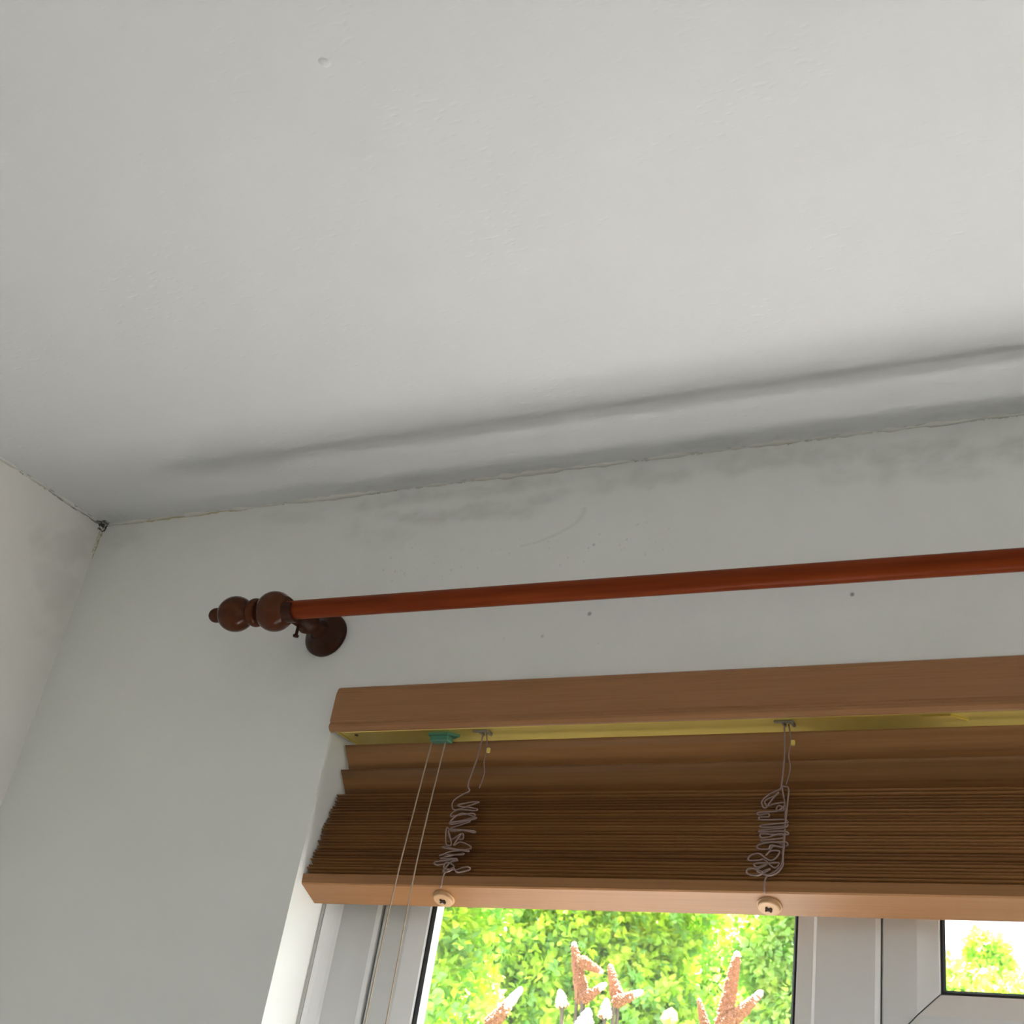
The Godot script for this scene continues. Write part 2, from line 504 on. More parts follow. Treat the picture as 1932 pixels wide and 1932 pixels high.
func build_room() -> void:
	var top := CEIL + 0.05
	# window wall: two piers, the lintel and the apron, outer face at z = -0.28
	var st := st_new()
	var f := func(p: Vector3) -> Vector2: return Vector2((p.x - p.z) / 2.048, (ceil_y(p.x) - p.y - p.z) / 1.024)
	uv_box(st, Vector3(-0.2, 0, OUTER), Vector3(OPEN_L, top, 0), f)
	uv_box(st, Vector3(OPEN_R, 0, OUTER), Vector3(ROOM_R + 0.2, top, 0), f)
	uv_box(st, Vector3(OPEN_L, HEAD_Y, OUTER), Vector3(OPEN_R, top, 0), f)
	uv_box(st, Vector3(OPEN_L, 0, OUTER), Vector3(OPEN_R, SILL_Y - 0.03, 0), f)
	structure(obj("wall_back", st, M.wall_back), "grey-white plastered window wall with mould smears under the ceiling", "wall")
	st = st_new()
	var g := func(p: Vector3) -> Vector2: return Vector2(p.z / 1.024, (CEIL - p.y) / 1.024)
	uv_box(st, Vector3(-0.2, 0, 0), Vector3(0, top, ROOM_F + 0.2), g)
	structure(obj("wall_left", st, M.wall_left), "cream plastered side wall at the left edge, mouldy along the ceiling joint", "wall")
	st = st_new()
	add_box(st, Vector3(ROOM_R, 0, 0), Vector3(ROOM_R + 0.2, top, DOOR_A))
	add_box(st, Vector3(ROOM_R, 0, DOOR_B), Vector3(ROOM_R + 0.2, top, ROOM_F + 0.2))
	add_box(st, Vector3(ROOM_R, DOOR_TOP, DOOR_A), Vector3(ROOM_R + 0.2, top, DOOR_B))
	structure(obj("wall_right", st, M.paint), "plain painted side wall on the right with a glazed door", "wall")
	st = st_new()
	add_box(st, Vector3(0, 0, ROOM_F), Vector3(ROOM_R, top, ROOM_F + 0.2))
	structure(obj("wall_front", st, M.paint), "plain painted wall opposite the window", "wall")
	# ceiling slab
	st = st_new()
	var h := func(p: Vector3) -> Vector2: return Vector2(p.x / 2.048, p.z / 1.024)
	var x0 := -0.2; var x1 := ROOM_R + 0.2; var z0 := OUTER; var z1 := ROOM_F + 0.2
	uv_quad(st, Vector3(x0, ceil_y(x0), z0), Vector3(x0, ceil_y(x0), z1), Vector3(x1, ceil_y(x1), z1), Vector3(x1, ceil_y(x1), z0), h)
	uv_quad(st, Vector3(x0, CEIL + 0.2, z0), Vector3(x1, CEIL + 0.2, z0), Vector3(x1, CEIL + 0.2, z1), Vector3(x0, CEIL + 0.2, z1), h)
	for e in [[x0, z0, x1, z0], [x1, z0, x1, z1], [x1, z1, x0, z1], [x0, z1, x0, z0]]:
		uv_quad(st, Vector3(e[0], ceil_y(e[0]), e[1]), Vector3(e[2], ceil_y(e[2]), e[3]), Vector3(e[2], CEIL + 0.2, e[3]), Vector3(e[0], CEIL + 0.2, e[1]), h)
	var ceil := obj("ceiling", st, M.ceiling)
	structure(ceil, "pale grey painted ceiling with roller texture", "ceiling")
	# one plaster pimple
	st = st_new(); st.set_smooth_group(0)
	lathe(st, PackedVector2Array([Vector2(0.001, 0.007), Vector2(-0.001, 0.0055), Vector2(-0.0022, 0.003), Vector2(-0.0025, 0.0)]), Vector3(1.0144, ceil_y(1.0144), 0.775), Vector3.UP, 14)
	obj("plaster_pimple", st, mat(Color(0.76, 0.76, 0.765), 0.88), ceil, true)
	st = st_new()
	add_box(st, Vector3(-0.2, -0.15, OUTER), Vector3(ROOM_R + 0.2, 0, ROOM_F + 0.2))
	structure(obj("floor", st, M.floor), "beige carpeted floor of the room", "floor")
	# ragged filler in the joint of ceiling and window wall, and of ceiling and left wall
	trim_bead("trim_1", Vector3(0.015, 0, 0), Vector3(ROOM_R, 0, 0), Vector3(0, 0, 1), 101, "ragged filler line between the ceiling and the window wall")
	trim_bead("trim_2", Vector3(0, 0, 0.02), Vector3(0, 0, ROOM_F), Vector3(1, 0, 0), 131, "ragged filler line between the ceiling and the left wall")

func trim_bead(called: String, a: Vector3, b: Vector3, out: Vector3, s: int, label: String) -> void:
	var n := noise(9.0, s, 4)
	var n2 := noise(30.0, s + 1, 3)
	var st := st_new(); st.set_smooth_group(0)
	var steps := 420
	var prev := []
	for i in steps + 1:
		var t := pow(float(i) / steps, 1.3)
		var p := a.lerp(b, t)
		var along := (p - a).length()
		p.y = ceil_y(p.x) + 0.001
		var v := n.get_noise_1d(along)
		var v2 := n2.get_noise_1d(along)
		var down := maxf(0.0008, 0.0035 + 0.006 * v + 0.003 * v2)
		var outw := maxf(0.0008, 0.005 + 0.009 * v2 + 0.004 * v)
		var ring := [p + out * -0.001, p + Vector3.DOWN * down, p + Vector3.DOWN * (down * 0.45) + out * (outw * 0.6), p + out * outw]
		if i > 0:
			for k in 3:
				quad(st, prev[k], ring[k], ring[k + 1], prev[k + 1])
		prev = ring
	structure(obj(called, st, M.filler, self, true), label, "trim")

# ------------------------------------------------------------------ window
func miter_bar(st: SurfaceTool, a: Vector2, b: Vector2, ai: Vector2, bi: Vector2, prof: Array) -> void:
	# a mitred bar: outer edge a-b, inner edge ai-bi; prof: (share from outer to inner, z)
	for k in prof.size():
		var p: Vector2 = prof[k]; var q: Vector2 = prof[(k + 1) % prof.size()]
		var pa := a.lerp(ai, p.x); var pb := b.lerp(bi, p.x); var qa := a.lerp(ai, q.x); var qb := b.lerp(bi, q.x)
		quad(st, Vector3(pa.x, pa.y, p.y), Vector3(pb.x, pb.y, p.y), Vector3(qb.x, qb.y, q.y), Vector3(qa.x, qa.y, q.y))

func sash(parent: Node, x0: float, x1: float, y0: float, y1: float, w: float, pane_z: float) -> void:
	# opening light: four mitred bars, black gasket, double-glazed pane
	var i0 := Vector2(x0 + w, y0 + w); var i1 := Vector2(x1 - w, y0 + w); var i2 := Vector2(x1 - w, y1 - w); var i3 := Vector2(x0 + w, y1 - w)
	var o := [Vector2(x0, y0), Vector2(x1, y0), Vector2(x1, y1), Vector2(x0, y1)]
	var inn := [i0, i1, i2, i3]
	# cross-section: a flat face, then a shallow slope to the glass; open rebate outside
	var zf := -0.111
	var prof := [Vector2(0, zf - 0.012), Vector2(0.0, zf - 0.002), Vector2(0.03, zf), Vector2(0.62, zf), Vector2(0.66, zf - 0.001), Vector2(0.98, zf - 0.010), Vector2(1, zf - 0.013), Vector2(1, pane_z - 0.026), Vector2(0.97, pane_z - 0.03), Vector2(0.0, pane_z - 0.03)]
	for k in 4:
		var st := st_new()
		var k2 := (k + 1) % 4
		var e := 0.001                                # the hairline of the mitre
		var d: Vector2 = (o[k2] - o[k]).normalized() * e
		miter_bar(st, o[k] + d, o[k2] - d, inn[k] + d, inn[k2] - d, prof)
		var bar := obj("sash_bar", st, M.upvc, parent)
	var st := st_new()
	var gz0 := pane_z; var gz1 := zf - 0.013
	var gw := 0.0055
	for k in 4:
		var k2 := (k + 1) % 4
		var c := Vector2((x0 + x1) / 2, (y0 + y1) / 2)
		var a: Vector2 = inn[k]; var b: Vector2 = inn[k2]
		var ai := a + Vector2(signf(c.x - a.x), signf(c.y - a.y)) * gw
		var bi := b + Vector2(signf(c.x - b.x), signf(c.y - b.y)) * gw
		miter_bar(st, a, b, ai, bi, [Vector2(0, gz1), Vector2(0.5, gz1), Vector2(1, gz1 - 0.003), Vector2(1, gz0), Vector2(0, gz0)])
	obj("gasket", st, M.rubber, parent)
	st = st_new()
	add_box(st, Vector3(i0.x - 0.002, i0.y - 0.002, pane_z - 0.006), Vector3(i2.x + 0.002, i2.y + 0.002, pane_z))
	obj("pane", st, M.glass, parent)

func build_window() -> void:
	var w := Node3D.new()
	w.name = "window_1"
	add_child(w, true)
	structure(w, "white plastic casement window under the raised blind", "window")
	var zf := -0.106                                   # room face of the outer frame
	var zo := -0.160
	var pane_z := -0.128
	var xl := OPEN_L + 0.001; var xr := OPEN_R - 0.001
	var yb := SILL_Y + 0.001; var yt := HEAD_Y - 0.001
	# outer frame
	var st := st_new()
	add_box(st, Vector3(xl, yb, zo), Vector3(0.672, yt, zf), 0.004)
	obj("frame_jamb", st, M.upvc, w)
	st = st_new()
	add_box(st, Vector3(2.708, yb, zo), Vector3(xr, yt, zf), 0.004)
	obj("frame_jamb", st, M.upvc, w)
	st = st_new()
	add_box(st, Vector3(0.672, yb, zo), Vector3(2.708, yb + 0.065, zf), 0.004)
	obj("frame_foot", st, M.upvc, w)
	st = st_new()
	add_box(st, Vector3(0.672, yt - 0.065, zo), Vector3(2.708, yt, zf), 0.004)
	obj("frame_head", st, M.upvc, w)
	# plastic cover strips between reveal and frame
	for side in [[OPEN_L + 0.0005, 1.0], [OPEN_R - 0.0005, -1.0]]:
		st = st_new()
		var x: float = side[0]; var s: float = side[1]
		extrude(st, PackedVector2Array([Vector2(x, zf), Vector2(x, -0.0765), Vector2(x + s * 0.003, -0.075), Vector2(x + s * 0.0065, -0.081), Vector2(x + s * 0.008, -0.100), Vector2(x + s * 0.010, zf)]), yb, yt, "y")
		obj("cover_strip", st, M.upvc, w)
		st = st_new()
		extrude(st, PackedVector2Array([Vector2(x, -0.0765), Vector2(x, -0.070), Vector2(x + s * 0.0018, -0.072), Vector2(x + s * 0.0018, -0.0765)]), yb, yt, "y")
		obj("sealant_line", st, mat(Color(0.42, 0.41, 0.39), 0.7), w)
	# mullions: between the lights
	var y0 := yb + 0.065; var y1 := yt - 0.065
	for m in [[1.296, 1.3775, 1.0], [2.0025, 2.084, -1.0]]:
		st = st_new()
		add_box(st, Vector3(m[0], y0, zo), Vector3(m[1], y1, zf), 0.005)
		obj("mullion", st, M.upvc, w)
	# left light: its bars, the last one with a stepped bead towards the mullion
	sash(w, 0.6765, 1.2965 + 0.045, y0 + 0.003, y1 - 0.003, 0.069, pane_z)
	sash(w, 2.0385, 2.7035, y0 + 0.003, y1 - 0.003, 0.069, pane_z)
	# middle light: a top hung fanlight over a fixed pane
	sash(w, 1.3795, 2.0005, 1.638, y1 - 0.003, 0.066, pane_z)
	st = st_new()
	add_box(st, Vector3(1.3775, 1.56, zo), Vector3(2.0025, 1.634, zf), 0.004)
	obj("transom", st, M.upvc, w)
	sash(w, 1.3795, 2.0005, y0 + 0.003, 1.556, 0.05, pane_z)
	# inner and outer sills
	st = st_new()
	add_box(st, Vector3(OPEN_L + 0.0005, SILL_Y - 0.03, -0.105), Vector3(OPEN_R - 0.0005, SILL_Y + 0.04, 0.0005), 0.003)
	add_box(st, Vector3(OPEN_L - 0.05, SILL_Y + 0.008, 0.0006), Vector3(OPEN_R + 0.05, SILL_Y + 0.04, 0.05), 0.006)
	obj("inner_sill", st, M.sill, w)
	st = st_new()
	extrude(st, PackedVector2Array([Vector2(-0.161, 0.999), Vector2(-0.161, 0.971), Vector2(-0.281, 0.971), Vector2(-0.281, 0.94), Vector2(-0.294, 0.935), Vector2(-0.294, 0.976)]), OPEN_L + 0.001, OPEN_R - 0.001, "x")
	obj("outer_sill", st, M.slate, w)
	st = st_new()
	extrude(st, PackedVector2Array([Vector2(-0.295, 0.977), Vector2(-0.295, 0.932), Vector2(-0.346, 0.930), Vector2(-0.348, 0.932), Vector2(-0.348, 0.968), Vector2(-0.345, 0.971)]), OPEN_L - 0.03, OPEN_R + 0.03, "x")
	obj("sill_nosing", st, M.sill, w)
	# black weather seals round the opening lights
	for r in [[0.6725, 1.2955, y0, y1, 0.0038], [1.3778, 2.0022, 1.6345, y1, 0.0016], [1.3778, 2.0022, y0, 1.5595, 0.0016], [2.0845, 2.7075, y0, y1, 0.0038]]:
		st = st_new()
		var t: float = r[4]
		add_box(st, Vector3(r[0], r[2], -0.13), Vector3(r[0] + t, r[3], -0.1190))
		add_box(st, Vector3(r[1] - t, r[2], -0.13), Vector3(r[1], r[3], -0.1190))
		obj("weather_seal", st, M.rubber, w)

func build_patio_door() -> void:
	# glazed door in the right wall: the daylight on the left wall comes from it
	var w := Node3D.new()
	w.name = "door_1"
	add_child(w, true)
	structure(w, "wide white patio door in the right wall", "door")
	var x0 := ROOM_R + 0.08; var x1 := ROOM_R + 0.14
	var mid := (DOOR_A + DOOR_B) * 0.5
	for p in [[DOOR_A, mid], [mid, DOOR_B]]:
		var a: float = p[0] + 0.002; var b: float = p[1] - 0.002
		var st := st_new()
		add_box(st, Vector3(x0, 0.002, a), Vector3(x1, DOOR_TOP - 0.002, a + 0.07), 0.004)
		add_box(st, Vector3(x0, 0.002, b - 0.07), Vector3(x1, DOOR_TOP - 0.002, b), 0.004)
		add_box(st, Vector3(x0, 0.002, a + 0.068), Vector3(x1, 0.1, b - 0.068), 0.004)
		add_box(st, Vector3(x0, DOOR_TOP - 0.072, a + 0.068), Vector3(x1, DOOR_TOP - 0.002, b - 0.068), 0.004)
		obj("door_frame", st, M.upvc, w)
		st = st_new()
		add_box(st, Vector3(x0 + 0.02, 0.1, a + 0.07), Vector3(x0 + 0.026, DOOR_TOP - 0.072, b - 0.07))
		obj("pane", st, M.glass, w)

# ------------------------------------------------------------------ blind
func slat_mesh(length: float, width: float, thick: float) -> ArrayMesh:
	# a gently crowned slat with rounded long edges; origin at its front edge, running back along -z
	var st := st_new(); st.set_smooth_group(0)
	var top := PackedVector2Array()
	var bot := PackedVector2Array()
	var n := 8
	for i in n + 1:
		var t := float(i) / n
		var z := -width * t
		var crown := 0.0016 * (1.0 - pow(2.0 * t - 1.0, 2))
		var edge := sqrt(maxf(0.0, 1.0 - pow(maxf(0.0, absf(2.0 * t - 1.0) - 0.94) / 0.06, 2)))
		top.append(Vector2(z, crown + thick * 0.5 * (0.25 + 0.75 * edge)))
		bot.append(Vector2(z, crown - thick * 0.5 * (0.25 + 0.75 * edge)))
	bot.reverse()
	top.append_array(bot)
	extrude(st, top, 0, length, "x")
	st.generate_normals()
	return st.commit()

func build_blind() -> void:
	var b := thing("venetian_blind", "raised brown wooden venetian blind with stacked slats in the window opening", "blind", Vector3(0, 0, 0))
	var xa := 0.6035; var xb := OPEN_R - 0.0035
	# valance
	var st := st_new()
	extrude(st, PackedVector2Array([Vector2(0.001, 2.062), Vector2(0.001, 2.0), Vector2(0.0035, 1.9975), Vector2(0.0075, 1.998), Vector2(0.0118, 2.0025), Vector2(0.0118, 2.0065), Vector2(0.0108, 2.008), Vector2(0.0108, 2.0105), Vector2(0.0122, 2.012), Vector2(0.0122, 2.0535), Vector2(0.0112, 2.0555), Vector2(0.0112, 2.0575), Vector2(0.0095, 2.062), Vector2(0.006, 2.0645)]), 0.6035, OPEN_R - 0.003, "x")
	obj("valance", st, M.valance, b)
	# head rail: brass-coloured channel behind the valance
	st = st_new()
	extrude(st, PackedVector2Array([Vector2(-0.006, 2.045), Vector2(-0.004, 2.045), Vector2(-0.004, 2.002), Vector2(-0.006, 2.0), Vector2(-0.060, 2.0), Vector2(-0.062, 2.002), Vector2(-0.062, 2.045), Vector2(-0.060, 2.045), Vector2(-0.060, 2.004), Vector2(-0.006, 2.004)]), 0.612, OPEN_R - 0.012, "x")
	var rail := obj("head_rail", st, M.brass, b)
	st = st_new()
	add_box(st, Vector3(0.608, 1.9985, -0.063), Vector3(0.612, 2.047, -0.003), 0.001)
	obj("end_cap", st, M.brass, rail)
	st = st_new()
	lathe(st, PackedVector2Array([Vector2(0, 0), Vector2(0, 0.0028), Vector2(0.0015, 0.0022), Vector2(0.0015, 0.0)]), Vector3(0.634, 2.0, -0.016), Vector3.DOWN, 12)
	obj("rivet", st, M.hole, rail, false)
	# an insert plate in the underside, cut slantwise
	st = st_new()
	extrude(st, PackedVector2Array([Vector2(1.447, -0.008), Vector2(1.482, -0.008), Vector2(1.500, -0.028), Vector2(1.447, -0.028)]), 1.9975, 1.9998, "y")
	obj("insert_plate", st, M.brass, rail)
	# slats: two hang open under the head rail, the rest lie stacked on the bottom rail
	var mesh := slat_mesh(xb - xa, 0.042, 0.0031)
	var put := func(zf: float, yf: float, tilt: float, dx: float, roll: float) -> void:
		var o := MeshInstance3D.new()
		o.name = "slat"
		o.mesh = mesh
		o.material_override = [M.slat, M.slat_dark, M.slat, M.slat_pale][rng.randi() % 4]
		b.add_child(o, true)
		o.transform = Transform3D(Basis(Vector3(1, 0, 0), -tilt).rotated(Vector3(0, 0, 1), roll), Vector3(xa + dx, yf, zf))
	put.call(-0.0335, 1.9910, 0.93, 0.0015, 0.002)
	put.call(-0.0375, 1.9555, 0.90, 0.001, 0.002)
	var n := 27
	for i in n:
		var t := float(i) / (n - 1)
		put.call(lerpf(-0.0400, -0.0150, t) + rng.randf_range(-0.0018, 0.0018), lerpf(1.9190, 1.8068, t) + rng.randf_range(-0.0006, 0.0006), lerpf(0.40, 0.43, t) + rng.randf_range(-0.03, 0.03), rng.randf_range(-0.0015, 0.0025), 0.0018 * (0.5 + t))
	# bottom rail, tipped with the stack so that its underside shows
	st = st_new()
	extrude(st, PackedVector2Array([Vector2(-0.0132, 1.8018), Vector2(-0.0140, 1.7903), Vector2(-0.0158, 1.7883), Vector2(-0.0523, 1.7710), Vector2(-0.0548, 1.7720), Vector2(-0.0583, 1.7798), Vector2(-0.0573, 1.7823), Vector2(-0.0158, 1.8033)]), xa, xb, "x")
	var br := obj("bottom_rail", st, M.slat, b)
	br.rotation.z = 0.0022
	br.position = Vector3(0, -0.0013, 0)
	# cord buttons let into the rail's underside
	var down := Vector3(0, -0.908, 0.419)              # away from the underside
	for bx in [0.817, 1.262, 2.118, 2.563]:
		var at := Vector3(bx, 1.7786 + (bx - 0.6) * 0.0022, -0.0345)
		var btn := Node3D.new()
		btn.name = "cord_button"
		b.add_child(btn, true)
		st = st_new()
		lathe(st, PackedVector2Array([Vector2(0, 0.0), Vector2(-0.001, 0.0152), Vector2(0.0008, 0.0152), Vector2(0.0008, 0.0138), Vector2(0.0042, 0.0134), Vector2(0.0050, 0.0122), Vector2(0.0052, 0.0045), Vector2(0.0030, 0.0040), Vector2(0.0028, 0.0)]), at, down, 28)
		obj("button_disc", st, M.button, btn)
		st = st_new()
		for k in 4:                                    # the knot in its star-shaped hole
			var a := k * TAU / 4 + 0.5
			var u := Vector3(1, 0, 0); var v := down.cross(u)
			var d := u * cos(a) + v * sin(a)
			tube(st, PackedVector3Array([at + down * 0.0058, at + down * 0.0058 + d * 0.0048]), 0.0014, 6)
		obj("knot", st, M.hole, btn)
	# ladder cords, slack and bunched in front of the stack
	var left := "8245,19307 8277,19209 8158,19161 8068,19055 8093,18949 8186,18948 8411,19014 8460,19052 8340,19043 8150,18996 8439,18957 8451,18919 8169,18939 8097,18843 8423,18881 8445,18843 8249,18881 8119,18749 8451,18824 8480,18796 8166,18730 8126,18758 8428,18768 8189,18692 8181,18655 8510,18637 8529,18609 8370,18637 8167,18636 8093,18673 8158,18451 8229,18451 8136,18636 8207,18516 8351,18599 8399,18517 8295,18525 8347,18581 8275,18433 8360,18480 8528,18426 8540,18390 8416,18370 8170,18387 8140,18414 8515,18344 8499,18362 8282,18351 8133,18286 8137,18304 8440,18298 8444,18316 8126,18250 8408,18244 8081,18204 8083,18168 8176,18160 8394,18226 8331,18207 8244,18107 8237,18071 8336,18073 8371,18145 8254,18197 8241,18116 8396,18101 8581,18139 8622,18104 8457,18066 8380,18118 8263,18054 8270,17960 8275,17890"
	var right := "12707,19252 12673,19182 12552,19130 12472,19026 12498,18947 12538,18964 12513,19034 12646,19121 12661,19138 12581,19025 12554,18973 12628,18990 12742,19015 12762,18980 12712,18912 12660,18929 12697,18972 12769,18920 12671,18903 12448,18878 12451,18852 12566,18869 12580,18826 12463,18826 12493,18784 12767,18792 12828,18758 12772,18741 12509,18724 12513,18690 12728,18699 12823,18733 12795,18682 12518,18656 12496,18631 12784,18640 12845,18607 12674,18598 12507,18606 12538,18555 12755,18606 12792,18565 12680,18539 12534,18522 12553,18505 12832,18499 12837,18458 12684,18506 12500,18463 12497,18422 12630,18415 12656,18465 12823,18433 12691,18448 12641,18390 12606,18341 12665,18391 12763,18391 12740,18310 12679,18276 12611,18300 12514,18356 12402,18330 12401,18273 12524,18274 12579,18291 12678,18212 12738,18188 12771,18245 12651,18235 12510,18193 12480,18233 12643,18235 12514,18161 12569,18113 12644,18099 12497,18169 12400,18159 12406,18111 12548,18089 12675,18171 12582,18138 12628,18094 12731,18108 12825,18197 12822,18294 12799,18433 12803,18989 12789,19198 12735,19225 12713,19199 12779,18903 12820,18319 12772,18173 12645,18083 12635,17995 12638,17910"
	ladder_cord(b, left, Vector3(0.8405, 2.0, -0.022), 0.0, Vector3(0.823, 1.7865, -0.0115))
	ladder_cord(b, right, Vector3(1.2745, 2.0, -0.018), 0.0, Vector3(1.264, 1.7885, -0.0105))
	ladder_cord(b, left, Vector3(2.132, 2.0, -0.022), 1.3005, Vector3(2.1235, 1.790, -0.0115))
	ladder_cord(b, right, Vector3(2.575, 2.0, -0.018), 1.3010, Vector3(2.565, 1.7905, -0.0105))
	# ladder clips in the head rail, and the thin rear cords
	for lx in [0.8405, 1.2745, 2.132, 2.575]:
		st = st_new()
		add_box(st, Vector3(lx - 0.012, 1.9975, -0.016), Vector3(lx + 0.012, 2.0, -0.011), 0.0006)
		add_box(st, Vector3(lx + 0.009, 1.9955, -0.026), Vector3(lx + 0.013, 2.0, -0.014), 0.0006)
		add_box(st, Vector3(lx - 0.002, 1.9955, -0.026), Vector3(lx + 0.001, 2.0, -0.012), 0.0006)
		obj("ladder_clip", st, M.steel, b)
		st = st_new(); st.set_smooth_group(0)
		tube(st, curve_points(PackedVector3Array([Vector3(lx + 0.004, 1.999, -0.024), Vector3(lx + 0.007, 1.980, -0.026), Vector3(lx + 0.004, 1.960, -0.030), Vector3(lx + 0.006, 1.945, -0.033), Vector3(lx + 0.001, 1.925, -0.034)]), 5), 0.0008, 6)
		obj("rung_cord", st, M.ladder, b, true)
		st = st_new()
		add_box(st, Vector3(lx + 0.0075, 1.972, -0.0285), Vector3(lx + 0.0125, 1.979, -0.0245), 0.0008)
		obj("cord_toggle", st, M.brass, b)
	# cord lock: green plastic block let into the head rail
	st = st_new()
	extrude(st, PackedVector2Array([Vector2(0.755, -0.016), Vector2(0.786, -0.016), Vector2(0.800, -0.028), Vector2(0.788, -0.036), Vector2(0.752, -0.036)]), 1.9965, 2.0, "y")
	add_box(st, Vector3(0.757, 1.9885, -0.034), Vector3(0.787, 1.9972, -0.018), 0.0015)
	obj("cord_lock", st, M.teal, b)
	for cd in [[Vector3(0.757, 1.990, -0.026), Vector3(0.7585, 1.88, -0.012), Vector3(0.7585, 1.79, -0.0035), Vector3(0.7565, 1.66, -0.001), Vector3(0.756, 1.35, -0.001)], [Vector3(0.7795, 1.990, -0.026), Vector3(0.7825, 1.88, -0.011), Vector3(0.7845, 1.79, -0.003), Vector3(0.787, 1.66, 0.0), Vector3(0.788, 1.35, 0.0)]]:
		st = st_new(); st.set_smooth_group(0)
		tube(st, curve_points(PackedVector3Array(cd), 6), 0.0010, 8)
		obj("lift_cord", st, M.cord, b, true)

func ladder_cord(b: Node, text: String, from: Vector3, shift: float, to: Vector3) -> void:
	var ctrl := PackedVector3Array([from])
	var k := 0
	for w in text.split(" "):
		var s := w.split(",")
		var x := float(s[0]) * 0.0001 + shift
		var y := float(s[1]) * 0.0001
		var z := -0.039 + (1.92 - y) * 0.22 + 0.0035 + 0.0016 * sin(k * 2.399) + 0.0014
		if k == 0:
			ctrl.append(Vector3((from.x + x) * 0.5 + 0.001, 1.965, -0.0285))
			z = -0.032
		ctrl.append(Vector3(x, y, z))
		k += 1
	ctrl.append(to)
	var st := st_new(); st.set_smooth_group(0)
	tube(st, curve_points(ctrl, 7), 0.00105, 6)
	obj("ladder_cord", st, M.ladder, b, true)

# ------------------------------------------------------------------ curtain pole
func build_pole() -> void:
	var p := thing("curtain_pole", "reddish brown wooden curtain pole with turned ball finials above the blind", "curtain pole")
	var z := 0.097
	var yl := 2.1512; var drop := -0.0076              # the pole dips slightly to the right
	var at := func(x: float) -> Vector3: return Vector3(x, yl + drop * (x - 0.603), z)
	var ax := Vector3(1, drop, 0).normalized()
	var xl := 0.540; var xr := 2.86
	var st := st_new(); st.set_smooth_group(0)
	lathe(st, PackedVector2Array([Vector2(0, 0.0139), Vector2((xr - xl) * 0.5, 0.0139), Vector2(xr - xl, 0.0139)]), at.call(xl), ax, 40)
	obj("pole", st, M.pole, p, true)
	for side in [[xl, -1.0], [xr, 1.0]]:
		var s: float = side[1]
		var fin := Node3D.new()
		fin.name = "finial"
		p.add_child(fin, true)
		var o: Vector3 = at.call(side[0] - s * 0.004)
		# turned profile from the collar outwards
		var prof := PackedVector2Array([Vector2(-0.006, 0.0140), Vector2(-0.006, 0.0185), Vector2(-0.0045, 0.0205), Vector2(-0.001, 0.0225)])
		for i in 13:                                    # large bulb
			var a := lerpf(0.30 * PI, 0.86 * PI, i / 12.0)
			prof.append(Vector2(0.018 - 0.0275 * cos(a), 0.0300 * sin(a)))
		prof.append_array([Vector2(0.0440, 0.0150)])
		for i in 9:                                     # bead
			var a := lerpf(0.18 * PI, 0.82 * PI, i / 8.0)
			prof.append(Vector2(0.0520 - 0.0082 * cos(a), 0.0150 + 0.0065 * sin(a)))
		prof.append(Vector2(0.0608, 0.0140))
		obj_lathe("collar_bulb", prof, o, ax * s, M.finial, fin)
		prof = PackedVector2Array([Vector2(0.0600, 0.0), Vector2(0.0600, 0.0142), Vector2(0.0640, 0.0146)])
		for i in 19:                                    # ball
			var a := lerpf(0.19 * PI, 0.90 * PI, i / 18.0)
			prof.append(Vector2(0.0895 - 0.0275 * cos(a), 0.0268 * sin(a)))
		prof.append(Vector2(0.1165, 0.0075))
		obj_lathe("ball", prof, o, ax * s, M.finial, fin)
		prof = PackedVector2Array([Vector2(0.1150, 0.0), Vector2(0.1150, 0.0075)])
		for i in 12:
			var a := lerpf(0.28 * PI, 1.0 * PI, i / 11.0)
			prof.append(Vector2(0.1255 - 0.0125 * cos(a), 0.0113 * sin(a)))
		obj_lathe("tip_knob", prof, o, ax * s, M.finial, fin)
	for bx in [0.555, 2.846]:
		var br := Node3D.new()
		br.name = "bracket"
		p.add_child(br, true)
		var c: Vector3 = at.call(bx)
		var wall := Vector3(bx - 0.003, c.y + 0.001, 0)
		# rose on the wall
		obj_lathe("wall_rose", PackedVector2Array([Vector2(0.0006, 0.0), Vector2(0.0006, 0.0345), Vector2(0.004, 0.0350), Vector2(0.008, 0.0345), Vector2(0.0105, 0.0315), Vector2(0.0125, 0.0300), Vector2(0.0145, 0.0270), Vector2(0.017, 0.0235), Vector2(0.020, 0.0180), Vector2(0.024, 0.0150)]), wall, Vector3(0, 0, 1), M.bracket, br)
		# turned stem
		obj_lathe("stem", PackedVector2Array([Vector2(0.022, 0.0145), Vector2(0.030, 0.0125), Vector2(0.040, 0.0125), Vector2(0.046, 0.0165), Vector2(0.051, 0.0180), Vector2(0.056, 0.0165), Vector2(0.060, 0.0140), Vector2(0.0805, 0.0145), Vector2(0.0805, 0.0)]), wall, Vector3(0, 0, 1), M.bracket, br)
		# open cup round the pole
		st = st_new()
		var ring := PackedVector2Array()
		for i in 17:
			var a := lerpf(-0.30, 1.08, i / 16.0) * PI + PI
			ring.append(Vector2(c.z + cos(a) * 0.0185, c.y + sin(a) * 0.0185))
		for i in 17:
			var a := lerpf(1.08, -0.30, i / 16.0) * PI + PI
			ring.append(Vector2(c.z + cos(a) * 0.0143, c.y + sin(a) * 0.0143))
		extrude(st, ring, bx - 0.011, bx + 0.011, "x")
		obj("cup", st, M.bracket, br)
		# fixing screw under the cup
		obj_lathe("screw", PackedVector2Array([Vector2(0.008, 0.0024), Vector2(0.029, 0.0024), Vector2(0.029, 0.0045), Vector2(0.032, 0.0038), Vector2(0.032, 0.0)]), Vector3(bx, c.y, c.z - 0.024), Vector3(0, -1, 0), M.bracket, br)

